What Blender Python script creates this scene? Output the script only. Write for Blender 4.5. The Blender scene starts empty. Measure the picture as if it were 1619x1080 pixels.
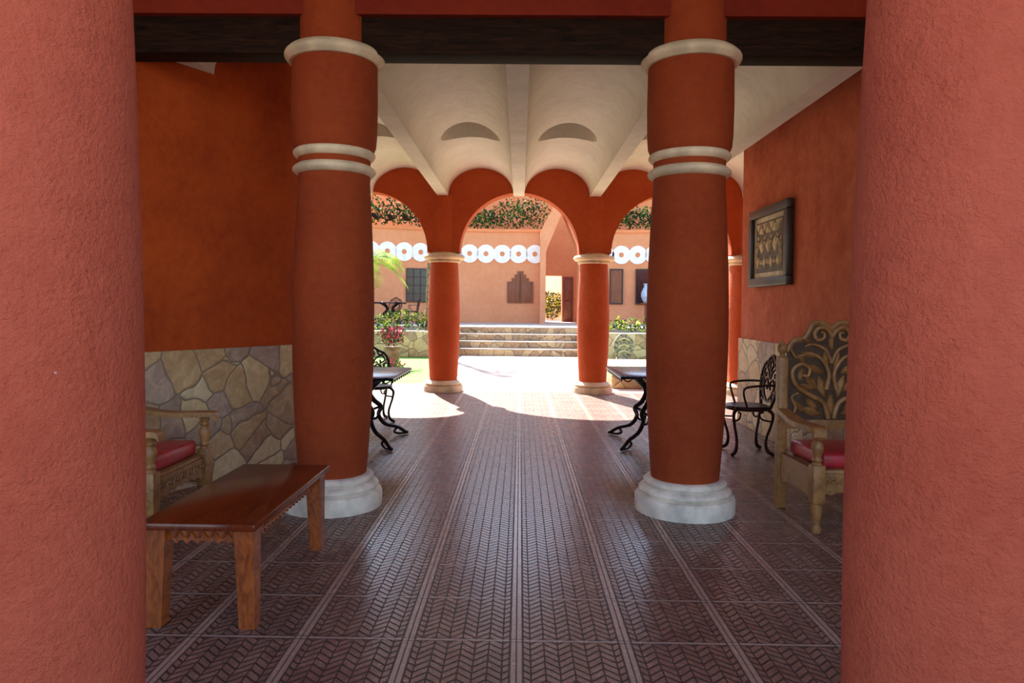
import bpy, bmesh, math, random
from mathutils import Vector, Matrix
R=random.Random(7)
pi=math.pi
# ---------------------------------------------------------------- materials
def lin(c):
    return tuple(((v/255)/12.92 if v/255<=0.04045 else ((v/255+0.055)/1.055)**2.4) for v in c)+(1,)
class NT:
    def __init__(s,name):
        s.mt=bpy.data.materials.new(name); s.mt.use_nodes=True
        s.t=s.mt.node_tree; s.b=s.t.nodes['Principled BSDF']
        s.tc=s.t.nodes.new('ShaderNodeTexCoord').outputs['Object']
    def n(s,k): return s.t.nodes.new(k)
    def l(s,a,b): s.t.links.new(a,b)
    def put(s,v,sock):
        if isinstance(v,(int,float,tuple)): sock.default_value=v
        else: s.l(v,sock)
    def m(s,op,a,b=0,c=0,clamp=False):
        x=s.n('ShaderNodeMath'); x.operation=op; x.use_clamp=clamp
        for i,v in enumerate((a,b,c)): s.put(v,x.inputs[i])
        return x.outputs[0]
    def noise(s,scale,detail=4,rough=.55,vec=None,dist=0):
        x=s.n('ShaderNodeTexNoise'); x.inputs['Scale'].default_value=scale
        x.inputs['Detail'].default_value=detail; x.inputs['Roughness'].default_value=rough
        x.inputs['Distortion'].default_value=dist
        s.l(vec or s.tc,x.inputs['Vector']); return x.outputs[0]
    def ramp(s,f,stops,interp='LINEAR'):
        x=s.n('ShaderNodeValToRGB'); r=x.color_ramp; r.interpolation=interp
        while len(r.elements)<len(stops): r.elements.new(.5)
        for e,(p,c) in zip(r.elements,stops): e.position=p; e.color=c
        s.l(f,x.inputs[0]); return x.outputs[0]
    def mix(s,f,a,b,mode='MIX'):
        x=s.n('ShaderNodeMix'); x.data_type='RGBA'; x.blend_type=mode
        s.put(f,x.inputs[0]); s.put(a,x.inputs[6]); s.put(b,x.inputs[7]); return x.outputs[2]
    def bump(s,h,strength=.3,dist=.02,prev=None):
        x=s.n('ShaderNodeBump'); x.inputs['Strength'].default_value=strength; x.inputs['Distance'].default_value=dist
        s.l(h,x.inputs['Height'])
        if prev: s.l(prev,x.inputs['Normal'])
        s.l(x.outputs[0],s.b.inputs['Normal']); return x.outputs[0]
    def col(s,c): s.put(c,s.b.inputs['Base Color'])
    def set(s,**k):
        for a,v in k.items(): s.put(v,s.b.inputs[a.replace('_',' ')])
def stucco(name,c1,c2,big=1.3,fine=45,bs=.5,rough=.85,specks=False,fd=.011):
    n=NT(name)
    a=n.noise(big,6,.6); b=n.noise(fine*.3,3)
    f=n.m('ADD',n.m('MULTIPLY',a,.7),n.m('MULTIPLY',b,.3))
    c=n.ramp(f,[(.33,lin(c1)),(.66,lin(c2))])
    if specks:
        v=n.n('ShaderNodeTexVoronoi'); v.inputs['Scale'].default_value=6; n.l(n.tc,v.inputs['Vector'])
        k=n.m('LESS_THAN',v.outputs['Distance'],.022)
        c=n.mix(n.m('MULTIPLY',k,.5),c,lin((225,200,205)))
    n.col(c); n.set(Roughness=rough)
    n.b.inputs['Specular IOR Level'].default_value=.3
    h1=n.noise(fine,4,.65); h2=n.noise(5,3)
    p=n.bump(h2,.7,.035); n.bump(h1,bs,fd,p)
    return n.mt
def plain(name,c,rough=.6,metal=0,var=.12,scale=6,bs=.0,fine=40):
    n=NT(name)
    d=tuple(max(0,int(v*(1-var))) for v in c); e=tuple(min(255,int(v*(1+var))) for v in c)
    n.col(n.ramp(n.noise(scale,5),[(.35,lin(d)),(.65,lin(e))])); n.set(Roughness=rough,Metallic=metal)
    if bs: n.bump(n.noise(fine,3),bs,.006)
    return n.mt
def wood(name,c1,c2,rough=.35,scale=3,axis=(1,8,8),spec=.5,bs=.15):
    n=NT(name)
    mp=n.n('ShaderNodeMapping'); mp.inputs['Scale'].default_value=axis; n.l(n.tc,mp.inputs['Vector'])
    g=n.noise(scale,7,.65,mp.outputs[0],1.2)
    n.col(n.ramp(g,[(.3,lin(c1)),(.7,lin(c2))])); n.set(Roughness=rough)
    n.b.inputs['Specular IOR Level'].default_value=spec
    n.bump(g,bs,.004)
    return n.mt
def flag(name,scale=4.0,tones=None,mortar=(140,120,98)):
    n=NT(name)
    w=n.n('ShaderNodeTexNoise'); w.inputs['Scale'].default_value=4; w.inputs['Detail'].default_value=1; n.l(n.tc,w.inputs['Vector'])
    va=n.n('ShaderNodeVectorMath'); va.operation='MULTIPLY_ADD'; n.l(w.outputs['Color'],va.inputs[0])
    va.inputs[1].default_value=(.12,.12,.12); n.l(n.tc,va.inputs[2])
    v1=n.n('ShaderNodeTexVoronoi'); v1.inputs['Scale'].default_value=scale; n.l(va.outputs[0],v1.inputs['Vector'])
    v2=n.n('ShaderNodeTexVoronoi'); v2.feature='DISTANCE_TO_EDGE'; v2.inputs['Scale'].default_value=scale; n.l(va.outputs[0],v2.inputs['Vector'])
    sp=n.n('ShaderNodeSeparateColor'); n.l(v1.outputs['Color'],sp.inputs[0])
    t=tones or [(218,188,138),(170,134,104),(210,174,126),(156,128,116),(226,204,162),(190,150,100),(172,144,136)]
    k=len(t)
    c=n.ramp(sp.outputs[0],[(i/k,lin(x)) for i,x in enumerate(t)],'CONSTANT')
    c=n.mix(.4,c,n.ramp(n.noise(7,6,.7,dist=1.5),[(.3,lin((116,88,68))),(.5,lin((186,158,120))),(.7,lin((236,212,170)))]),'MIX')
    e=n.m('SMOOTH_MIN',n.m('MULTIPLY',v2.outputs['Distance'],18),1,.2,clamp=True)
    g=n.m('GREATER_THAN',v2.outputs['Distance'],.02)
    n.col(n.mix(g,lin(mortar),c)); n.set(Roughness=.7)
    p=n.bump(e,.5,.018); n.bump(n.noise(30,4),.35,.012,p)
    return n.mt

M={}
M['wallred']=stucco('stucco_orange_red',(150,52,8),(190,78,18))
M['lintelred']=stucco('stucco_lintel_red',(112,28,10),(136,42,18))
M['colred']=stucco('stucco_column_red',(140,52,18),(164,70,28),fine=60,bs=.8)
M['fgred']=stucco('stucco_porch_red',(174,74,50),(192,90,64),fine=70,bs=1.0,specks=True,fd=.014)
M['rightred']=stucco('stucco_side_red',(178,76,42),(212,114,76),big=2.2,bs=.9)
M['arcred']=stucco('stucco_arcade_red',(176,72,30),(194,90,44))
M['peach']=stucco('stucco_peach',(218,142,96),(232,160,116),big=.5,fine=20,bs=.2)
M['orange']=stucco('stucco_upper_orange',(222,132,84),(236,152,100),big=.5,fine=20,bs=.2)
M['white']=stucco('limewash_ceiling',(214,208,196),(236,230,218),big=.9,fine=25,bs=.25)
M['cream']=plain('cream_moulding',(222,200,166),.7,var=.1,scale=5,bs=.4)
M['plinth']=plain('white_plinth',(224,212,196),.7,var=.12,scale=6,bs=.4)
M['pot']=plain('clay_pot',(130,104,80),.8,var=.2)
M['beam']=wood('charred_beam',(7,4,3),(54,30,17),.8,3,(1.2,12,12),.15,.6)
M['table']=wood('varnished_wood',(106,44,14),(176,92,40),.22,3,(9,1.2,3))
M['tabletop']=wood('varnished_tabletop',(78,28,10),(120,50,22),.2,3,(9,1.0,3))
M['carved']=wood('carved_wood',(112,72,36),(176,126,72),.45,6,(2,2,2))
M['carveshade']=wood('carved_wood_gap_shade',(50,30,14),(86,56,30),.6,6,(2,2,2))  # darker carved wood: shade of the gaps painted into the colour
M['cushion']=plain('red_leather_cushion',(172,34,46),.38,var=.1,scale=12,bs=.25,fine=90)
M['iron']=plain('cast_iron',(34,28,30),.35,.6,var=.3,scale=20)
M['ironred']=plain('cast_iron_rust',(58,30,26),.4,.5,var=.3,scale=20)
M['irontop']=plain('cast_tabletop',(92,92,108),.22,.3,var=.3,scale=40)
M['stone']=flag('flagstone_cladding',3.8)
M['stone2']=flag('flagstone_bright',3.2,[(206,184,134),(176,146,104),(216,200,156),(150,130,100)],(120,100,80))
M['frame']=wood('dark_frame_wood',(30,20,14),(62,42,30),.4,3)
M['mat']=plain('linen_mat',(206,190,158),.8)
M['relief']=plain('relief_panel',(92,76,60),.6,var=.25,scale=9)
M['reliefhi']=plain('relief_shapes',(200,178,138),.6,var=.2,scale=14,bs=.6,fine=30)
M['pave']=plain('courtyard_concrete',(184,170,154),.8,var=.14,scale=1.2,bs=.3)
M['grass']=plain('lawn',(96,136,44),.9,var=.35,scale=9,bs=.8,fine=60)
M['soil']=plain('soil',(90,70,50),.9)
M['shutter']=wood('window_shutter_wood',(104,54,28),(150,86,46),.5,3,(6,6,1))
M['glass']=plain('dark_window_glass',(22,26,34),.15,var=.3)
M['whitepaint']=plain('white_disc_paint',(248,244,236),.7,var=.03)
M['bluevase']=plain('talavera_glaze',(170,185,215),.2,var=.3,scale=30)
M['plaque']=plain('carved_stone_plaque',(120,112,100),.7,var=.45,scale=14,bs=.5,fine=20)
M['trunk']=plain('palm_trunk',(120,98,70),.9,var=.3,scale=12,bs=.7,fine=20)
M['doorwood']=wood('door_red_wood',(110,40,24),(150,62,40),.5,3,(6,6,1))
def leaf(name,c,var=.35):
    n=NT(name); d=tuple(int(v*(1-var)) for v in c); e=tuple(min(255,int(v*(1+var))) for v in c)
    n.col(n.ramp(n.noise(2.5,4),[(.35,lin(d)),(.65,lin(e))])); n.set(Roughness=.8)
    n.b.inputs['Specular IOR Level'].default_value=.2
    return n.mt
M['leafg']=leaf('leaf_green',(76,108,42)); M['leafd']=leaf('leaf_dark',(36,58,28)); M['leafy']=leaf('leaf_yellow_green',(165,184,66))
M['leafb']=leaf('leaf_dry_brown',(60,64,38)); M['flower']=leaf('flower_pink',(190,56,96)); M['leafpalm']=leaf('palm_leaf',(135,170,52))

def floor_mat():
    n=NT('herringbone_floor_tile')
    s=n.n('ShaderNodeSeparateXYZ'); n.l(n.tc,s.inputs[0]); X,Y=s.outputs[0],s.outputs[1]
    P=.485; T=.452
    xm=n.m('PINGPONG',n.m('ADD',X,100*P),P/2)
    strip=n.m('LESS_THAN',xm,.028)
    l1=n.m('LESS_THAN',n.m('ABSOLUTE',n.m('SUBTRACT',xm,.028)),.005)
    l0=n.m('LESS_THAN',xm,.0035)
    ym=n.m('PINGPONG',n.m('ADD',Y,100*T-3.10),T/2)
    l2=n.m('LESS_THAN',ym,.008)
    l2b=n.m('MULTIPLY',n.m('GREATER_THAN',ym,.008),n.m('LESS_THAN',ym,.018))
    zz=n.m('PINGPONG',n.m('ADD',X,100*P),P/8)
    fr=n.m('FRACT',n.m('DIVIDE',n.m('ADD',Y,n.m('MULTIPLY',zz,.9)),T/9))
    l3=n.m('LESS_THAN',fr,.27)
    l4=n.m('LESS_THAN',zz,.0034)
    l5=n.m('GREATER_THAN',zz,P/8-.0034)
    her=n.m('MULTIPLY',n.m('MAXIMUM',l3,n.m('MAXIMUM',l4,l5)),n.m('SUBTRACT',1,strip))
    big=n.m('MAXIMUM',l1,l0)
    nz=n.noise(3,6,.6); nz2=n.noise(14,5,.5)
    base=n.ramp(n.m('ADD',n.m('MULTIPLY',nz,.6),n.m('MULTIPLY',nz2,.4)),[(.34,lin((118,84,72))),(.5,lin((140,104,90))),(.66,lin((160,122,106)))])
    c=n.mix(n.m('MULTIPLY',her,.85),base,lin((38,24,22)))
    c=n.mix(n.m('MULTIPLY',strip,.75),c,lin((184,152,134)))
    c=n.mix(n.m('MULTIPLY',l2b,.5),c,lin((60,42,38)))
    c=n.mix(n.m('MULTIPLY',l2,.75),c,lin((184,158,144)))
    c=n.mix(n.m('MULTIPLY',big,.75),c,lin((52,36,34)))
    n.col(c)
    n.set(Roughness=n.m('ADD',n.m('MULTIPLY',nz2,.08),n.m('ADD',.23,n.m('MULTIPLY',n.m('MAXIMUM',her,big),.35))))
    n.b.inputs['Specular IOR Level'].default_value=.55
    h=n.m('SUBTRACT',1,n.m('MAXIMUM',n.m('MULTIPLY',her,.7),n.m('MAXIMUM',big,l2)))
    p=n.bump(h,.5,.003); n.bump(nz,.06,.01,p)
    return n.mt
M['floor']=floor_mat()

# ---------------------------------------------------------------- builder
def catmull(pts,n=6,closed=False):
    P=[Vector(p) for p in pts]; out=[]
    L=len(P)
    rng=range(L if closed else L-1)
    for i in rng:
        if closed: a,b,c,d=P[(i-1)%L],P[i],P[(i+1)%L],P[(i+2)%L]
        else: a,b,c,d=P[max(i-1,0)],P[i],P[i+1],P[min(i+2,L-1)]
        for k in range(n):
            t=k/n
            out.append(.5*((2*b)+(c-a)*t+(2*a-5*b+4*c-d)*t*t+(3*b-a-3*c+d)*t**3))
    if not closed: out.append(P[-1])
    return out
class B:
    def __init__(s): s.V=[];s.F=[];s.MI=[];s.S=[];s.mats=[]
    def mi(s,mat):
        mm=M[mat]
        if mm not in s.mats: s.mats.append(mm)
        return s.mats.index(mm)
    def add(s,V,F,mat,smooth=False,mx=None):
        o=len(s.V); i=s.mi(mat)
        for v in V:
            v=Vector(v); s.V.append(mx@v if mx else v)
        for f in F: s.F.append([a+o for a in f]); s.MI.append(i); s.S.append(smooth)
    def box(s,lo,hi,mat,bev=0,mx=None,seg=2):
        bm=bmesh.new(); bmesh.ops.create_cube(bm,size=1)
        for v in bm.verts:
            v.co=Vector([(lo[k]+hi[k])/2+v.co[k]*(hi[k]-lo[k]) for k in range(3)])
        if bev: bmesh.ops.bevel(bm,geom=list(bm.edges),offset=bev,segments=seg,profile=.5,affect='EDGES')
        bm.verts.index_update()
        s.add([v.co.copy() for v in bm.verts],[[v.index for v in f.verts] for f in bm.faces],mat,bev>0,mx); bm.free()
    def lathe(s,prof,mat,seg=32,c=(0,0,0),mx=None,cap=True):
        V=[];F=[]
        for r,z in prof:
            for k in range(seg):
                a=2*pi*k/seg; V.append((c[0]+r*math.cos(a),c[1]+r*math.sin(a),c[2]+z))
        for i in range(len(prof)-1):
            for k in range(seg):
                k2=(k+1)%seg; F.append([i*seg+k,i*seg+k2,(i+1)*seg+k2,(i+1)*seg+k])
        if cap: F.append(list(range(seg))[::-1]); F.append([(len(prof)-1)*seg+k for k in range(seg)])
        s.add(V,F,mat,True,mx)
    def tube(s,pts,r,mat,seg=8,n=6,closed=False,mx=None,flat=1):
        P=catmull(pts,n,closed) if n>1 else [Vector(p) for p in pts]
        L=len(P); V=[];F=[]
        rr=r if callable(r) else (lambda t:r)
        up=None
        for i,p in enumerate(P):
            if closed: t=(P[(i+1)%L]-P[i-1])
            else: t=P[min(i+1,L-1)]-P[max(i-1,0)]
            t=t.normalized() if t.length>1e-9 else Vector((0,0,1))
            if up is None:
                up=Vector((0,1,0)) if abs(t.y)<.9 else Vector((1,0,0))
            up=(up-t*up.dot(t)).normalized(); sd=t.cross(up)
            q=rr(i/max(1,L-1))
            for k in range(seg):
                a=2*pi*k/seg; V.append(p+(sd*math.cos(a)+up*math.sin(a)*flat)*q)
        for i in range(L if closed else L-1):
            for k in range(seg):
                a=i*seg; b=((i+1)%L)*seg; k2=(k+1)%seg
                F.append([a+k,a+k2,b+k2,b+k])
        if not closed: F.append(list(range(seg))[::-1]); F.append([(L-1)*seg+k for k in range(seg)])
        s.add(V,F,mat,True,mx)
    def prism(s,poly,a,b,mat,axis='y',mx=None,smooth=False):
        def f(p,t): return (p[0],t,p[1]) if axis=='y' else ((p[0],p[1],t) if axis=='z' else (t,p[0],p[1]))
        L=len(poly)
        V=[f(p,a) for p in poly]+[f(p,b) for p in poly]
        F=[list(range(L)),list(range(L,2*L))[::-1]]+[[i,(i+1)%L,L+(i+1)%L,L+i][::-1] for i in range(L)]
        s.add(V,F,mat,smooth,mx)
    def leaves(s,cen,rad,n,size,mats,w=.45):
        for _ in range(n):
            while True:
                d=Vector((R.uniform(-1,1),R.uniform(-1,1),R.uniform(-1,1)))
                if d.length<1: break
            p=Vector([cen[k]+d[k]*rad[k] for k in range(3)])
            a=Vector((R.gauss(0,1),R.gauss(0,1),R.gauss(0,1))).normalized()
            b=a.orthogonal().normalized(); q=Matrix.Rotation(R.uniform(0,6.3),3,a)@b
            z=size*R.uniform(.6,1.3)
            s.add([p,p+(a+q*w)*z*.5,p+a*z,p+(a-q*w)*z*.5],[[0,1,2,3]],R.choice(mats))
    def make(s,name,loc=(0,0,0),rz=0,parent=None,scale=1):
        me=bpy.data.meshes.new(name); me.from_pydata([tuple(v) for v in s.V],[],s.F)
        for m_ in s.mats: me.materials.append(m_)
        for p,i,sm in zip(me.polygons,s.MI,s.S): p.material_index=i; p.use_smooth=sm
        bm=bmesh.new(); bm.from_mesh(me); bmesh.ops.recalc_face_normals(bm,faces=bm.faces); bm.to_mesh(me); bm.free()
        me.set_sharp_from_angle(angle=math.radians(38))
        o=bpy.data.objects.new(name,me); bpy.context.collection.objects.link(o)
        o.location=loc; o.rotation_euler=(0,0,rz); o.scale=(scale,)*3
        if parent: o.parent=parent
        return o
def torus_prof(r,z,h,bulge,n=7):
    return [(r+bulge*math.sin(pi*i/n),z-h/2+h*i/n) for i in range(n+1)]

# ---------------------------------------------------------------- room shell
b=B(); b.box((-6,-4,-.2),(6,12.3,0),'floor'); b.make('floor')
WX=2.93
CX=1.32; rib=.095; SP=3.42
prof=[]
x0=-4*CX
prof.append((x0,SP))
for i in range(-4,4):
    a0=i*CX+rib; a1=(i+1)*CX-rib; c=(a0+a1)/2; ra=(a1-a0)/2
    prof.append((a0,SP))
    for k in range(0,25):
        t=pi-pi*k/24
        prof.append((c+ra*math.cos(t),SP+.02+.46*math.sin(t)))
    prof.append((a1,SP))
prof.append((4*CX,SP)); prof.append((4*CX,4.6)); prof.append((x0,4.6))
clean=[]
for p in prof:
    if not clean or (abs(p[0]-clean[-1][0])+abs(p[1]-clean[-1][1]))>1e-5: clean.append(p)
b=B(); b.prism(clean,5.28,12.12,'white'); ceil=b.make('ceiling',(-.04,0,0))
cut=B()
for i in (-2,-1,0,1):
    cut.lathe([(.4,3.5),(.4,4.3)],'white',48,c=((i+.5)*CX-.04,9.5,0))
co=cut.make('cut')
md=ceil.modifiers.new('b','BOOLEAN'); md.object=co; md.operation='DIFFERENCE'; md.solver='EXACT'
dg=bpy.context.evaluated_depsgraph_get(); me=bpy.data.meshes.new_from_object(ceil.evaluated_get(dg))
ceil.modifiers.clear(); ceil.data=me; bpy.data.objects.remove(co)
for p in me.polygons: p.use_smooth=True
me.set_sharp_from_angle(angle=math.radians(30))
b=B(); b.box((-5.3,.9,4.15),(5.3,5.0,4.4),'white'); b.make('ceiling_porch')
b=B(); b.box((-5.2,5.02,3.59),(5.2,5.28,4.6),'lintelred'); b.make('wall_lintel')
b=B(); b.box((-4.3,5.07,3.325),(4.3,5.28,3.59),'beam',.01); b.make('ceiling_beam')
WT=1.12
b=B(); b.box((WX,2.2,0),(WX+.35,9.25,3.43),'rightred'); b.box((WX,2.2,3.43),(WX+.35,5.0,4.15),'rightred'); b.box((WX,5.0,3.43),(WX+.35,9.25,4.3),'rightred'); b.make('wall_right')
b=B(); b.box((WX-.035,2.2,0),(WX,9.25,WT),'stone',.012); b.make('trim_1')
b=B(); b.box((WX+.35,8.9,0),(5.3,9.25,3.44),'rightred'); b.make('wall_right_return')
b=B(); b.box((5.25,9.25,0),(5.5,12.1,3.44),'rightred'); b.make('wall_right_end')
def rc(a,c,bp,n=6):
    a,c,bp=Vector(a),Vector(c),Vector(bp); return [tuple((1-t)**2*a+2*t*(1-t)*c+t*t*bp) for t in [k/n for k in range(n+1)]]
dx,dy=.48,.80
k0=(-2.25,6.40)
pA=(k0[0]-dx*3.8,k0[1]-dy*3.8)
front=[pA,k0]+rc(k0,(-2.10,6.62),(-2.16,6.9))[1:]+[(-2.93,7.5),(-2.93,9.25)]
b=B(); b.prism(front+[(-5.3,9.25),(-5.3,pA[1])],0,4.3,'wallred','z'); b.make('wall_left')
b=B(); b.box((-4.6,1.0,0),(-4.1,pA[1],4.15),'wallred'); b.make('wall_left_porch')
fr=[Vector(p) for p in front[:-2]]
off=[]
for i,p in enumerate(fr):
    t=(fr[min(i+1,len(fr)-1)]-fr[max(i-1,0)]).normalized(); off.append(p+Vector((t.y,-t.x))*.035)
b=B(); b.prism([tuple(p) for p in off]+[tuple(p) for p in fr[::-1]],0,WT,'stone','z'); b.make('trim_2')
b=B(); b.box((-5.5,9.25,0),(-5.25,12.1,3.44),'rightred'); b.make('wall_left_end')
AW=1.04; AH=2.44
poly=[(-5.4,AH)]
for c in (-2*CX,0,2*CX):
    for k in range(33):
        t=pi-pi*k/32; poly.append((c+AW*math.cos(t),AH+AW*math.sin(t)))
poly+= [(5.4,AH),(5.4,4.6),(-5.4,4.6)]
b=B(); b.prism(poly,12.12,12.48,'arcred'); b.make('wall_arcade',(-.025,0,0))
# ---------------------------------------------------------------- columns
def near_column(name,x,y,mat,top=4.15,ringm='cream',fg=False):
    e=bpy.data.objects.new(name,None); e.location=(x,y,0); bpy.context.collection.objects.link(e)
    s=B(); u=.12 if fg else 0
    pr=[(.25,.2)]
    for k in range(25):
        t=k/24; z=.2+t*(2.42+u-.2)
        if fg: r=.29+.008*math.sin(pi*t)-.04*t*t
        else: r=.245+.046*math.sin(pi*t**.95)+.015*t
        pr.append((r,z))
    pr+=[(.262,2.44+u),(.262,2.62+u)]
    pr+=[(.285,2.64+u),(.303,2.68+u),(.31,2.76+u),(.314,3.0+u),(.31,3.28),(.26,3.30),(.258,top)]
    s.lathe(pr,mat,64); s.make('shaft',parent=e)
    s=B(); s.lathe([(.25,2.455+u)]+torus_prof(.27,2.495+u,.075,.035)+[(.25,2.535+u)],ringm,64,cap=False)
    s.lathe([(.25,2.575+u)]+torus_prof(.27,2.615+u,.075,.03)+[(.25,2.655+u)],ringm,64,cap=False)
    s.lathe([(.29,3.275)]+torus_prof(.33,3.325,.095,.035)+[(.25,3.375)],ringm,64,cap=False); s.make('moulding',parent=e)
    s=B(); s.lathe([(.365,0),(.367,.1),(.355,.12),(.34,.125)]+torus_prof(.32,.155,.05,.02)+[(.305,.185)]+torus_prof(.285,.215,.05,.02)+[(.24,.245)],'plinth',64); s.make('plinth',parent=e)
def far_column(name,x,y):
    e=bpy.data.objects.new(name,None); e.location=(x,y,0); bpy.context.collection.objects.link(e)
    s=B(); pr=[(.25,.15)]
    for k in range(17):
        t=k/16; pr.append((.24+.042*math.sin(pi*t),.15+t*(2.3-.15)))
    pr+=[(.235,2.42),(.235,3.43)]
    s.lathe(pr,'arcred',48); s.make('shaft',parent=e)
    s=B(); s.lathe([(.24,2.26)]+torus_prof(.27,2.285,.05,.02)+[(.28,2.31)]+torus_prof(.33,2.36,.09,.035)+[(.3,2.41),(.24,2.44)],'cream',48); s.make('moulding',parent=e)
    s=B(); s.lathe([(.35,0),(.35,.09),(.34,.11)]+torus_prof(.30,.14,.06,.03)+[(.29,.18),(.24,.2)],'cream',48); s.make('plinth',parent=e)
near_column('column',-1.395,5.2,'colred'); near_column('column',1.245,5.2,'colred')
near_column('column',-1.37,1.92,'fgred',fg=True); near_column('column',1.295,2.08,'fgred',fg=True)
for x in (-3.96,-1.32,1.32,3.96): far_column('arcade_column',x-.025,12.3)

# ---------------------------------------------------------------- coffee table
b=B()
b.box((-.27,-.60,.465),(.27,.60,.5),'tabletop',.008)
for sx in (-1,1):
    for sy in (-1,1):
        cx,cy=sx*.205,sy*.52
        V=[];w0,w1=.036,.046
        for z,w,o in ((0,w0,.012),(.465,w1,0)):
            for dx_,dy_ in ((-1,-1),(1,-1),(1,1),(-1,1)): V.append((cx+sx*o+dx_*w,cy+dy_*w,z))
        b.add(V,[[0,1,2,3],[4,5,6,7],[0,1,5,4],[1,2,6,5],[2,3,7,6],[3,0,4,7]],'table')
def scallop(u0,u1,z0,z1,n):
    N=n*8
    return [(u0,z1)]+[(u0+(u1-u0)*k/N, z0+.018*abs(math.sin(pi*k/8))) for k in range(N+1)]+[(u1,z1)]
for sy in (-1,1): b.prism(scallop(-.17,.17,.385,.462,7),sy*.52-.012,sy*.52+.012,'table','y')
for sx in (-1,1): b.prism(scallop(-.47,.47,.385,.462,18),sx*.205-.012,sx*.205+.012,'table','x')
for k in range(17):
    for sx in (-1,1):
        b.tube([(sx*.22,-.44+.055*k-.02,.42),(sx*.225,-.44+.055*k,.435),(sx*.22,-.44+.055*k+.02,.42)],.006,'table',6,4)
for k in range(5):
    for sy in (-1,1):
        b.tube([(-.11+.056*k-.022,sy*.534,.415),(-.11+.056*k,sy*.538,.438),(-.11+.056*k+.022,sy*.534,.415)],.006,'table',6,4)
b.make('coffee_table',(-1.455,3.72,0),math.radians(-.5))

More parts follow.
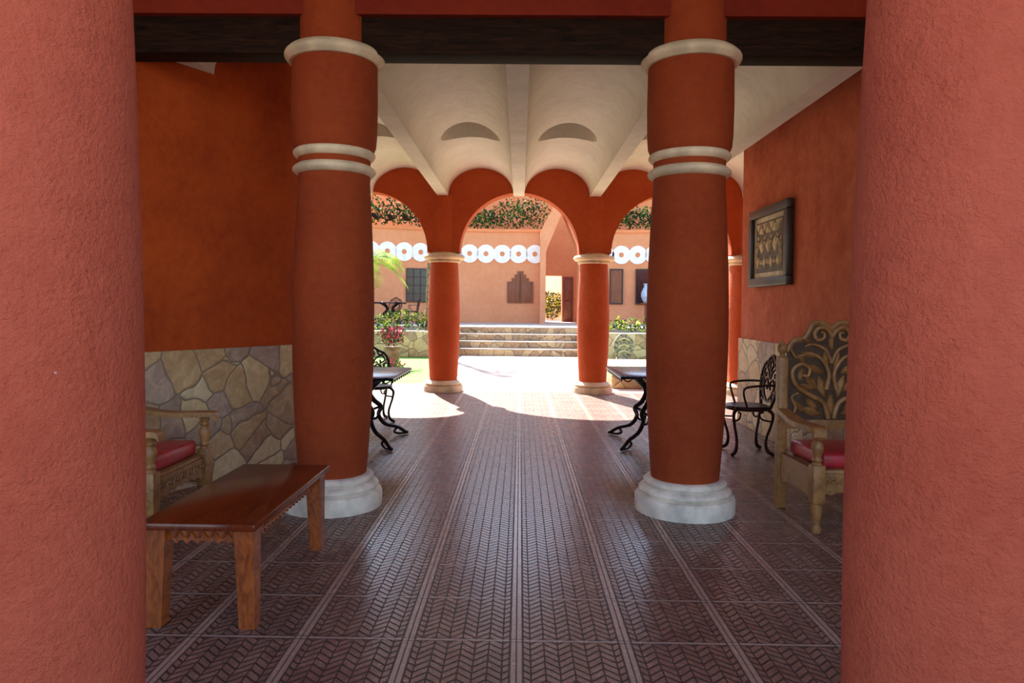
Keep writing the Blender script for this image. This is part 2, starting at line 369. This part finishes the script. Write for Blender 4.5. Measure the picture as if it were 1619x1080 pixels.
# ---------------------------------------------------------------- carved armchair (faces -Y)
def armchair(name,loc,rz):
    e=bpy.data.objects.new(name,None); e.location=loc; e.rotation_euler=(0,0,rz); bpy.context.collection.objects.link(e)
    W=.37; yb=.3; yf=-.3
    s=B()
    for sx in (-1,1):
        s.box((sx*W-.035,yb-.035,0),(sx*W+.035,yb+.035,1.14),'carved',.008)
        s.lathe([(.03,1.14),(.018,1.155),(.018,1.165),(.034,1.185),(.038,1.21),(.03,1.235),(.012,1.25),(.01,1.26),(.002,1.275)],'carved',20,c=(sx*W,yb,0))
        tp=[(.03,0),(.036,.03),(.024,.06),(.034,.10),(.04,.16),(.042,.2)]
        s.lathe(tp,'carved',24,c=(sx*W,yf,0))
        s.box((sx*W-.042,yf-.042,.2),(sx*W+.042,yf+.042,.46),'carved',.008)
        s.lathe([(.035,.46),(.026,.475),(.036,.49),(.026,.51),(.032,.535),(.041,.57),(.036,.60),(.024,.62),(.034,.635),(.024,.65),(.036,.68)],'carved',24,c=(sx*W,yf,0))
        P=[(yf,.42),(yb,.42),(yb,.2)]+[(yb-(yb-yf)*k/16,.2+.035*math.sin(pi*k/16)) for k in range(1,16)]+[(yf,.2)]
        s.prism(P,sx*W-.015,sx*W+.015,'carved','x')
    s.make('frame',parent=e)
    s=B()
    for sx in (-1,1):
        pts=[(sx*W,yb+.02,.75),(sx*(W+.01),yb-.15,.725),(sx*(W+.02),yb-.35,.70),(sx*(W+.02),yf,.705),(sx*(W+.02),yf-.06,.70),(sx*(W+.02),yf-.08,.675)]
        Pc=catmull(pts,5); V=[];F=[]
        for i,p in enumerate(Pc):
            w=.035+.02*math.sin(min(1,i/len(Pc)*1.2)*pi*.9)
            for dx_,dz in ((-w,-.02),(w,-.02),(w,.016),(-w,.016)): V.append(p+Vector((dx_,0,dz)))
        L=len(Pc)
        for i in range(L-1):
            for k in range(4): k2=(k+1)%4; F.append([i*4+k,i*4+k2,(i+1)*4+k2,(i+1)*4+k])
        F+= [[0,1,2,3],[(L-1)*4+k for k in range(4)]]
        s.add(V,F,'carved')
    s.make('arms',parent=e)
    s=B(); s.box((-W,yf,.36),(W,yb,.42),'carved',.006)
    P=[(-W,.4),]+[(-W+2*W*k/32,.24+.04*math.sin(pi*k/32)+.014*abs(math.sin(pi*k/4))) for k in range(33)]+[(W,.4)]
    s.prism(P,yf-.015,yf+.015,'carved','y')
    for k in range(7):
        x=-.27+.09*k; s.tube([(x-.035,yf-.02,.33),(x-.02,yf-.024,.36),(x,yf-.024,.34),(x+.02,yf-.024,.36),(x+.035,yf-.02,.33)],.008,'carved',6,4)
    s.make('seat',parent=e)
    s=B(); s.box((-W+.045,yf+.03,.42),(W-.045,yb-.04,.53),'cushion',.035,seg=4); s.make('cushion',parent=e)
    s=B()
    half=[(0,1.36),(.03,1.38),(.08,1.405),(.14,1.39),(.175,1.33),(.21,1.28),(.26,1.275),(.30,1.25),(.335,1.18)]
    out=[(p.x,p.z) for p in catmull([(x,0,z) for x,z in half],5)]
    poly=[(-x,z) for x,z in out[::-1]]+out[1:]+[(.335,.62),(-.335,.62)]
    s.prism(poly,yb-.008,yb+.012,'carveshade','y')  # solid dark panel painted as the shade between the carved scrolls
    s.tube([(x,yb,z) for x,z in ([(-x,z) for x,z in half[::-1]]+half[1:])],.022,'carved',8,5)
    s.box((-.335,yb-.025,.6),(.335,yb+.025,.67),'carved',.006)
    def leafpad(x,z,a,l,w):
        ca,sa=math.cos(a),math.sin(a); V=[];N=10
        for k in range(N+1):
            u=k/N; ww=w*math.sin(pi*u)**.8 if 0<u<1 else 0
            cx,cz=x+ca*l*u,z+sa*l*u
            V+=[(cx-sa*ww,yb-.012,cz+ca*ww),(cx,yb-.034,cz),(cx+sa*ww,yb-.012,cz-ca*ww)]
        F=[]
        for k in range(N):
            i=k*3; F+=[[i,i+1,i+4,i+3],[i+1,i+2,i+5,i+4]]
        s.add(V,F,'carved',True)
    for sx in (-1,1):
        def T(pts,r=.014): s.tube([(sx*x,yb-.02,z) for x,z in pts],lambda t:r*(1-.45*t),'carved',8,6)
        def Lf(x,z,a,l,w): leafpad(sx*x,z,math.radians(a) if sx>0 else math.radians(180-a),l,w)
        T([(.0,1.30),(.04,1.355),(.10,1.365),(.135,1.32),(.11,1.275),(.065,1.285),(.06,1.325),(.09,1.33)],.02)
        T([(.02,.68),(.06,.80),(.17,.86),(.27,.93),(.30,1.03),(.24,1.09),(.17,1.06),(.18,1.0),(.22,1.01)],.02)
        T([(.04,.90),(.02,1.02),(.08,1.13),(.18,1.17),(.27,1.14),(.31,1.20)],.018)
        T([(.31,.69),(.27,.76),(.30,.84),(.25,.87)],.016)
        T([(.0,1.10),(.05,1.20),(.15,1.24),(.21,1.22)],.015)
        Lf(.07,.71,15,.17,.028); Lf(.10,.75,40,.13,.024); Lf(.20,.72,50,.12,.022)
        Lf(.05,.84,75,.17,.03); Lf(.10,.89,50,.15,.026); Lf(.13,.90,15,.12,.022)
        Lf(.07,1.02,30,.13,.026); Lf(.03,1.06,80,.13,.024); Lf(.24,.96,100,.1,.02)
        Lf(.10,1.15,10,.15,.02); Lf(.20,1.10,50,.1,.02); Lf(.0,.70,92,.16,.024); Lf(.0,1.20,92,.11,.02); Lf(.14,1.25,15,.1,.016)
    s.make('back',parent=e)
armchair('carved_armchair',(2.37,5.0,0),math.radians(2))
armchair('carved_armchair',(-2.56,4.60,0),math.radians(90))

# ---------------------------------------------------------------- cast iron furniture
def iron_chair(name,loc,rz,mat='iron',sc=1):
    s=B()
    s.lathe([(.0,.445),(.19,.445),(.205,.452),(.205,.465),(.19,.47),(.1,.462),(0,.46)],mat,32,cap=False)
    s.tube([(.205*math.cos(a),.205*math.sin(a),.44) for a in [k*pi/6 for k in range(12)]],.014,mat,8,4,True)
    for sx in (-1,1):
        for sy in (-1,1):
            s.tube([(sx*.14,sy*.14,.45),(sx*.185,sy*.185,.40),(sx*.175,sy*.175,.30),(sx*.14,sy*.14,.15),(sx*.15,sy*.15,.05),(sx*.20,sy*.20,.012)],lambda t:.021-.008*math.sin(pi*min(1,t*1.1)) if t<.9 else .018,mat,8,5)
            s.tube([(sx*.17,sy*.17,.33),(sx*.11,sy*.11,.34),(sx*.09,sy*.09,.39),(sx*.12,sy*.12,.41)],.009,mat,6,5)
    def Y(z): return .18+.14*(z-.45)
    def T(pts,r=.011,cl=False): s.tube([(x,Y(z),z) for x,z in pts],r,mat,6,6,cl)
    T([(-.13,.45),(-.20,.58),(-.23,.72),(-.18,.85),(-.09,.90),(0,.95),(.09,.90),(.18,.85),(.23,.72),(.20,.58),(.13,.45)],.016)
    T([(-.13,.52),(0,.5),(.13,.52)],.01)
    for sx in (-1,1):
        T([(0,.5),(sx*.08,.56),(sx*.13,.65),(sx*.08,.72),(sx*.02,.67),(sx*.05,.62)])
        T([(sx*.2,.6),(sx*.14,.62),(sx*.17,.72),(sx*.21,.72)])
        T([(0,.72),(sx*.06,.80),(sx*.14,.83),(sx*.17,.77),(sx*.12,.74),(sx*.11,.78)])
        T([(0,.92),(sx*.04,.86),(0,.80)]); T([(sx*.07,.9),(sx*.1,.84),(sx*.16,.86)])
        T([(sx*.15,.5),(sx*.1,.56),(sx*.16,.6)])
        s.tube([(sx*.22,Y(.68),.68),(sx*.25,.08,.68),(sx*.24,-.08,.66),(sx*.2,-.1,.6),(sx*.19,-.06,.46)],.011,mat,6,5)
    T([(.035*math.cos(a),.76+.035*math.sin(a)) for a in [k*pi/4 for k in range(8)]],.009,True)
    return s.make(name,loc,rz,scale=sc)
def iron_table(name,loc,rz,hx=.48,hy=.6,H=.77,sc=1):
    s=B()
    s.box((-hx,-hy,H-.022),(hx,hy,H),'irontop',.008)
    s.tube([(-hx,-hy,H-.02),(hx,-hy,H-.02),(hx,hy,H-.02),(-hx,hy,H-.02)],.014,'iron',8,1,True)
    for k in range(9):
        u=-hy+hy*2*(k+.5)/9
        for sx in (-1,1): s.tube([(sx*(hx-.01),u-.05,H-.03),(sx*(hx-.01),u,H-.06),(sx*(hx-.01),u+.05,H-.03)],.007,'iron',6,4)
    for k in range(7):
        u=-hx+hx*2*(k+.5)/7
        for sx in (-1,1): s.tube([(u-.05,sx*(hy-.01),H-.03),(u,sx*(hy-.01),H-.06),(u+.05,sx*(hy-.01),H-.03)],.007,'iron',6,4)
    for sx in (-1,1):
        for sy in (-1,1):
            q=lambda a,z:(sx*a,sy*a*1.1,z)
            s.tube([q(.30,H-.03),q(.20,H-.1),q(.10,H-.22),q(.13,.45),q(.20,.36),q(.18,.27),q(.24,.16),q(.36,.10),q(.43,.04),q(.46,.02)],lambda t:.032-.014*t,'iron',8,6)
            s.tube([q(.2,.36),q(.12,.33),q(.10,.26),q(.15,.23),q(.18,.27)],.014,'iron',6,5)
            s.tube([q(.36,.1),q(.33,.05),q(.38,.02),q(.46,.02)],.014,'iron',6,5)
    s.lathe([(.02,.2),(.05,.24),(.03,.28),(.06,.34),(.03,.4),(.1,.45)],'iron',16)
    return s.make(name,loc,rz,scale=sc)
iron_table('patio_table',(-1.76,7.60,0),0)
iron_table('patio_table',(1.53,7.75,0),0,H=.8)
iron_chair('patio_chair',(-1.86,8.98,0),math.radians(25))
iron_chair('patio_chair',(2.39,7.30,0),math.radians(-90),'ironred',1.07)
iron_chair('patio_chair',(-2.50,7.95,0),math.radians(90))
PH=.85
iron_table('patio_table',(-4.6,24.6,PH),0,sc=1)
iron_chair('patio_chair',(-3.8,24.5,PH),math.radians(-90),'ironred'); iron_chair('patio_chair',(-5.4,24.6,PH),math.radians(90),'ironred')
iron_chair('patio_chair',(-4.6,25.5,PH),0,'ironred')

# ---------------------------------------------------------------- framed artwork
y0,y1,z0,z1=7.5,8.75,1.77,2.70
b=B(); d0=WX-.085; fw=.105
for lo,hi in (((d0,y0,z0),(WX-.002,y1,z0+fw)),((d0,y0,z1-fw),(WX-.002,y1,z1)),((d0,y0,z0+fw),(WX-.002,y0+fw,z1-fw)),((d0,y1-fw,z0+fw),(WX-.002,y1,z1-fw))): b.box(lo,hi,'frame',.012)
b.box((WX-.04,y0+fw,z0+fw),(WX-.01,y1-fw,z1-fw),'mat')
a0,a1,c0,c1=y0+fw+.09,y1-fw-.09,z0+fw+.06,z1-fw-.06
b.box((WX-.05,a0,c0),(WX-.03,a1,c1),'relief')
w=a1-a0;h=c1-c0
def q(u,v): return (a0+u*w,c0+v*h)
def rel(poly):
    n_=len(poly); cy=sum(p[0] for p in poly)/n_; cz=sum(p[1] for p in poly)/n_
    V=[(WX-.05,p[0],p[1]) for p in poly]+[(WX-.068,cy+(p[0]-cy)*.75,cz+(p[1]-cz)*.75) for p in poly]+[(WX-.078,cy,cz)]
    F=[[i,(i+1)%n_,n_+(i+1)%n_,n_+i] for i in range(n_)]+[[n_+i,n_+(i+1)%n_,2*n_] for i in range(n_)]
    b.add(V,F,'reliefhi')
for k in range(4):
    rel([q(.02+k*.245,.97),q(.225+k*.245,.97),q(.122+k*.245,.78)])
for k in range(3):
    rel([q(.15+k*.25,.76),q(.35+k*.25,.76),q(.25+k*.25,.93)])
for u in (.25,.5,.75):
    rel([q(u-.09,.52),q(u,.68),q(u+.09,.52),q(u,.36)])
for u in (.12,.375,.625,.88):
    rel([q(u-.07,.2),q(u,.34),q(u+.07,.2),q(u,.06)])
rel([q(.03,.1),q(.03,.7),q(.09,.4)]); rel([q(.97,.1),q(.97,.7),q(.91,.4)])
for u in (.25,.5,.75): rel([q(u-.05,.16),q(u+.05,.16),q(u,.28)])
for u in (.14,.375,.625,.86):
    b.tube([(WX-.055,)+q(u-.05,.45),(WX-.06,)+q(u,.60),(WX-.055,)+q(u+.05,.45)],.012,'reliefhi',6,6)
    b.tube([(WX-.055,)+q(u-.05,.72),(WX-.06,)+q(u,.66),(WX-.055,)+q(u+.05,.72)],.01,'reliefhi',6,6)
b.make('framed_artwork')

# ---------------------------------------------------------------- courtyard
b=B(); b.box((-7,12.3,-.2),(7,13.4,-.004),'pave'); b.make('courtyard_paving')
b=B(); b.box((-1.9,13.4,-.2),(1.85,21.2,-.004),'pave'); b.make('courtyard_paving')
b=B(); b.box((-12,13.4,-.2),(-1.9,20.3,0),'grass'); b.make('lawn')
b=B(); b.box((1.85,13.4,-.2),(12,20.3,0),'grass'); b.make('lawn')
b=B(); b.box((-40,-30,-.5),(40,60,-.21),'soil'); b.make('ground')
b=B(); b.box((-14,-14,-.2),(14,-4,-.01),'pave'); b.make('bounce_paving')  # unseen slab behind the camera, added to bounce light forward
b=B()
for k in range(4):
    y=21.2+.4*k; z=.2125*(k+1)
    ye=22.79
    b.box((-1.95,y,z-.2125),(1.9,ye,z-.035),'stone2'); b.box((-1.95,y-.03,z-.035),(1.9,ye,z),'pave')
b.make('entrance_steps')
b=B(); b.box((-12,22.8,0),(12,38,PH),'pave'); b.make('terrace_platform')
for nm,xa,xb in (('planter_wall',-12,-1.97),('planter_wall',1.92,12)):
    b=B(); b.box((xa,20.3,0),(xb,20.6,.76),'stone2',.02); b.box((xa,20.6,0),(xb,22.79,.7),'soil'); b.make(nm)
b=B()
for k in range(30):
    x=-2.6-.3*k; b.leaves((x,21.1+R.uniform(0,.6),1.0+R.uniform(-.08,.14)),(.4,.35,.3),120,.11,['leafg','leafy','leafg','leafd'])
b.make('hedge')
b=B()
for k in range(16):
    x=2.5+.45*k; b.leaves((x,21.1+R.uniform(0,.6),.93+R.uniform(-.05,.12)),(.35,.35,.22),90,.13,['leafg','leafy','leafd','leafy'])
b.make('hedge')
b=B(); b.lathe([(.12,0),(.16,.1),(.2,.3),(.2,.42),(.22,.44),(.22,.48),(.18,.48)],'pot',28)
b.leaves((0,0,.78),(.34,.34,.24),520,.09,['leafb','flower','flower','leafd','leafg']); b.make('potted_flowers',(-3.15,17.2,0))
b=B(); b.leaves((0,0,.16),(.4,.3,.13),260,.08,['flower','leafg','leafg','leafd']); b.make('flower_bush',(-2.95,15.4,0))
b=B(); b.box((1.72,12.95,0),(4.6,14.6,.34),'stone2',.03); b.box((1.68,12.9,.34),(4.65,14.65,.42),'stone2',.03); b.make('stone_bench')
b=B(); 
pl=[(.28*math.cos(a)*(1+.06*math.sin(5*a)),.42+.36*math.sin(a)*(1+.05*math.cos(3*a))) for a in [k*pi/16 for k in range(32)]]
b.prism(pl,-.06,.06,'plaque','y'); b.box((-.2,-.12,0),(.2,.12,.12),'plaque',.02)
for zz in (.25,.42,.6): b.tube([(-.15,-.07,zz),(0,-.075,zz+.06),(.15,-.07,zz)],.02,'mat',6,5)
b.make('carved_stone_stela',(2.9,19.4,.0))
def palm(name,loc,h,n,L):
    b=B()
    b.tube([(0,0,0),(.05,0,h*.5),(0,.05,h)],lambda t:.13-.04*t+.012*math.sin(t*60),'trunk',12,14)
    for k in range(n):
        a=2*pi*k/n+R.uniform(-.2,.2); el=R.uniform(.1,1.1); l=L*R.uniform(.8,1.1)
        d=Vector((math.cos(a),math.sin(a),0)); pts=[]
        for t in [i/12 for i in range(13)]:
            pts.append(Vector((0,0,h))+d*(l*t*math.cos(el*.5)*(1-.12*t))+Vector((0,0,l*(t*math.sin(el)-.85*t*t))))
        b.tube(pts,lambda t:.014*(1-.8*t),'leafy',5,1)
        sd=Vector((-d.y,d.x,0))
        for i in range(1,12):
            for j in (0,.5):
                p=pts[i].lerp(pts[i+1],j); tg=(pts[i+1]-pts[i]).normalized(); ll=.36*max(0,math.sin(pi*(i+j)/12.8))**.6
                for sg in (-1,1):
                    e=p+(sd*sg*.75+tg*.55+Vector((0,0,-.35)))*ll; w=tg*.016
                    b.add([p-w,p+w,e],[[0,1,2]],R.choice(['leafpalm','leafpalm','leafy']))
    b.make(name,loc)
palm('palm_tree',(-4.0,18.0,0),2.6,18,1.5)
palm('palm_tree',(-2.8,21.4,.7),5.7,20,1.4)
PL=[(-12,23.8),(-7,26.4),(-3.2,27.9),(-1,28.1),(.9,28.0)]; PRR=[(2.4,28.0),(4.5,28.0),(7,27.2),(12,24)]
def wallstrip(b,P,z0,z1,th,mat,off=0):
    P=[Vector(p) for p in P]; a=[];c=[]
    for i,p in enumerate(P):
        t=(P[min(i+1,len(P)-1)]-P[max(i-1,0)]).normalized(); n=Vector((-t.y,t.x)); a.append(tuple(p-n*off)); c.append(tuple(p+n*th))
    b.prism(a+c[::-1],z0,z1,mat,'z')
b=B(); wallstrip(b,PL,PH,4.5,.35,'peach'); wallstrip(b,PRR,PH,4.5,.35,'peach')
wallstrip(b,PL,4.5,4.62,.35,'orange',.06); wallstrip(b,PRR,4.5,4.62,.35,'orange',.06)
b.make('wall_courtyard_facade')
def along(P,s):
    P=[Vector(p) for p in P]
    for i in range(len(P)-1):
        l=(P[i+1]-P[i]).length
        if s<=l: return P[i].lerp(P[i+1],s/l),(P[i+1]-P[i]).normalized()
        s-=l
    return None,None
b=B()
for P in (PL[::-1],PRR):
    s=.32
    while True:
        p,t=along(P,s)
        if p is None: break
        if t.x<0: t=-t
        n=Vector((t.y,-t.x)); mx=Matrix(((t.x,n.x,0,p.x),(t.y,n.y,0,p.y),(0,0,1,3.62),(0,0,0,1)))
        N=28
        V=[];F=[]
        for k in range(N):
            a=2*pi*k/N; co_,si=math.cos(a),math.sin(a)
            V+=[(.37*co_,.05,.37*si),(.10*co_,.05,.10*si),(.37*co_,.0,.37*si),(.10*co_,.0,.10*si)]
        for k in range(N):
            i=k*4;j=((k+1)%N)*4
            F+=[[i,j,j+1,i+1],[i,i+2,j+2,j],[i+1,j+1,j+3,i+3]]
        b.add(V,F,'whitepaint',False,mx)
        s+=.66
b.make('trim_3')
b=B()
b.prism([(.78,PH),(.78,4.5),(1.2,5.3),(1.65,6.3),(2.1,5.3),(2.52,4.5),(2.52,PH),(2.3,PH),(2.3,3.7),(1.65,5.3),(1.0,3.7),(1.0,PH)],27.4,28.4,'peach','y')
b.make('entrance_gable')
b=B()
b.box((-12,31,PH),(1.02,31.4,7.6),'orange'); b.box((1.85,31,PH),(12,31.4,7.6),'orange'); b.box((1.02,31,2.9),(1.85,31.4,7.6),'orange')
b.make('wall_upper_building')
b=B(); b.box((1.9,30.92,PH),(2.35,30.995,2.85),'doorwood',.01); b.box((1.97,30.88,PH+.15),(2.28,30.92,1.75),'shutter',.01); b.box((1.97,30.88,1.85),(2.28,30.92,2.7),'shutter',.01); b.make('door_1')
b=B(); b.box((.9,36,PH),(4.5,36.3,3.6),'whitepaint'); b.make('garden_wall')
b=B(); b.leaves((1.5,34.6,1.6),(.9,.4,.68),1400,.16,['leafg','leafd','leafd','leafy']); b.make('shrub')
def onfac(P,x):
    P=[Vector(p) for p in P]
    for i in range(len(P)-1):
        if P[i].x<=x<=P[i+1].x:
            t=(P[i+1]-P[i]).normalized(); p=P[i].lerp(P[i+1],(x-P[i].x)/(P[i+1].x-P[i].x)); return p,math.atan2(t.y,t.x)
p,a=onfac(PL,0.0)
b=B(); st=[(-.52,0),(.52,0),(.52,.86),(.34,.86),(.34,1.0),(.22,1.0),(.22,1.14),(.12,1.14),(.12,1.28),(-.12,1.28),(-.12,1.14),(-.22,1.14),(-.22,1.0),(-.34,1.0),(-.34,.86),(-.52,.86)]
b.prism(st,-.06,.0,'shutter','y'); 
for k in (-1,1): b.box((k*.26-.2,-.08,.06),(k*.26+.2,-.06,.8),'shutter',.01)
b.box((-.01,-.085,0),(.01,-.06,1.2),'frame')
b.make('window_1',(p.x,p.y,1.65),a)
p,a=onfac(PL,-4.1)
b=B(); b.box((-.42,-.05,0),(.42,-.005,1.3),'glass')
for k in range(4): b.box((-.42+.28*k-.02,-.07,0),(-.42+.28*k+.02,-.04,1.3),'frame')
for k in range(5): b.box((-.42,-.07,.325*k-.02),(.42,-.04,.325*k+.02),'frame')
b.make('window_2',(p.x,p.y,1.66),a)
for i,(x,w) in enumerate(((3.85,.22),(5.05,.4))):
    p,a=onfac(PRR,x); b=B(); b.box((-w,-.05,0),(w,-.005,1.3),'glass' if i else 'shutter')
    b.box((-w-.05,-.08,-.06),(w+.05,0,0),'frame'); b.box((-w-.05,-.08,1.3),(w+.05,0,1.36),'frame'); b.box((-w-.05,-.08,0),(-w,0,1.3),'frame'); b.box((w,-.08,0),(w+.05,0,1.3),'frame')
    b.make('window_%d'%(3+i),(p.x,p.y,1.7),a)
b=B(); b.lathe([(.08,0),(.14,.08),(.2,.25),(.2,.4),(.12,.58),(.08,.66),(.12,.74),(.11,.76)],'bluevase',24); b.lathe([(.25,-.85),(.25,-.8),(.06,-.75),(.06,-.06),(.22,-.03),(.22,0)],'shutter',20); b.make('vase_on_pedestal',(4.95,27.4,1.70))
b=B()
for k in range(5):
    p,a=onfac(PL,-6.2+.55*k); b.tube([(p.x,p.y+.3,4.95),(p.x+.1,p.y-.7,4.9)],.09,'beam',10,1)
b.make('roof_vigas')
b=B()
for P,L in ((PL[::-1],10.5),(PRR,8.5)):
    s=0.15
    while s<L:
        p,t=along(P,s)
        if p is None: break
        hh=R.uniform(.35,.75)
        b.leaves((p.x,p.y+.4,4.76+hh*.8),(.5,.4,hh),190,.15,['leafd','leafb','leafg','leafd','leafg','leafd'])
        s+=.38
b.make('parapet_planting')

# ---------------------------------------------------------------- light
w=bpy.data.worlds.new('World'); bpy.context.scene.world=w; w.use_nodes=True
nt=w.node_tree; bg=nt.nodes['Background']; sk=nt.nodes.new('ShaderNodeTexSky')
sk.sky_type='NISHITA'; sk.sun_disc=False; sk.sun_elevation=math.radians(48); sk.sun_rotation=math.radians(-20)
nt.links.new(sk.outputs[0],bg.inputs[0]); bg.inputs[1].default_value=.56
sl=bpy.data.lights.new('sun','SUN'); sl.energy=20; sl.angle=math.radians(.5); sl.color=(1,.95,.87)
so=bpy.data.objects.new('sun',sl); bpy.context.collection.objects.link(so)
d=Vector((.24,-.66,-.71)).normalized(); so.rotation_euler=d.to_track_quat('-Z','Y').to_euler(); so.location=(-5,20,15)

cam=bpy.data.cameras.new('camera'); cam.lens=36*1100/1619; cam.sensor_width=36; cam.clip_end=300
cam.shift_y=-35/1619
c=bpy.data.objects.new('camera',cam); bpy.context.collection.objects.link(c)
c.location=(0,0,1.5)
mx=Matrix.Rotation(math.radians(.65),4,'Z')@Matrix.Rotation(math.radians(90-1.04),4,'X')@Matrix.Rotation(math.radians(.6),4,'Z')
c.rotation_euler=mx.to_euler()
bpy.context.scene.camera=c
vs=bpy.context.scene.view_settings; vs.view_transform='Standard'; vs.exposure=0.05
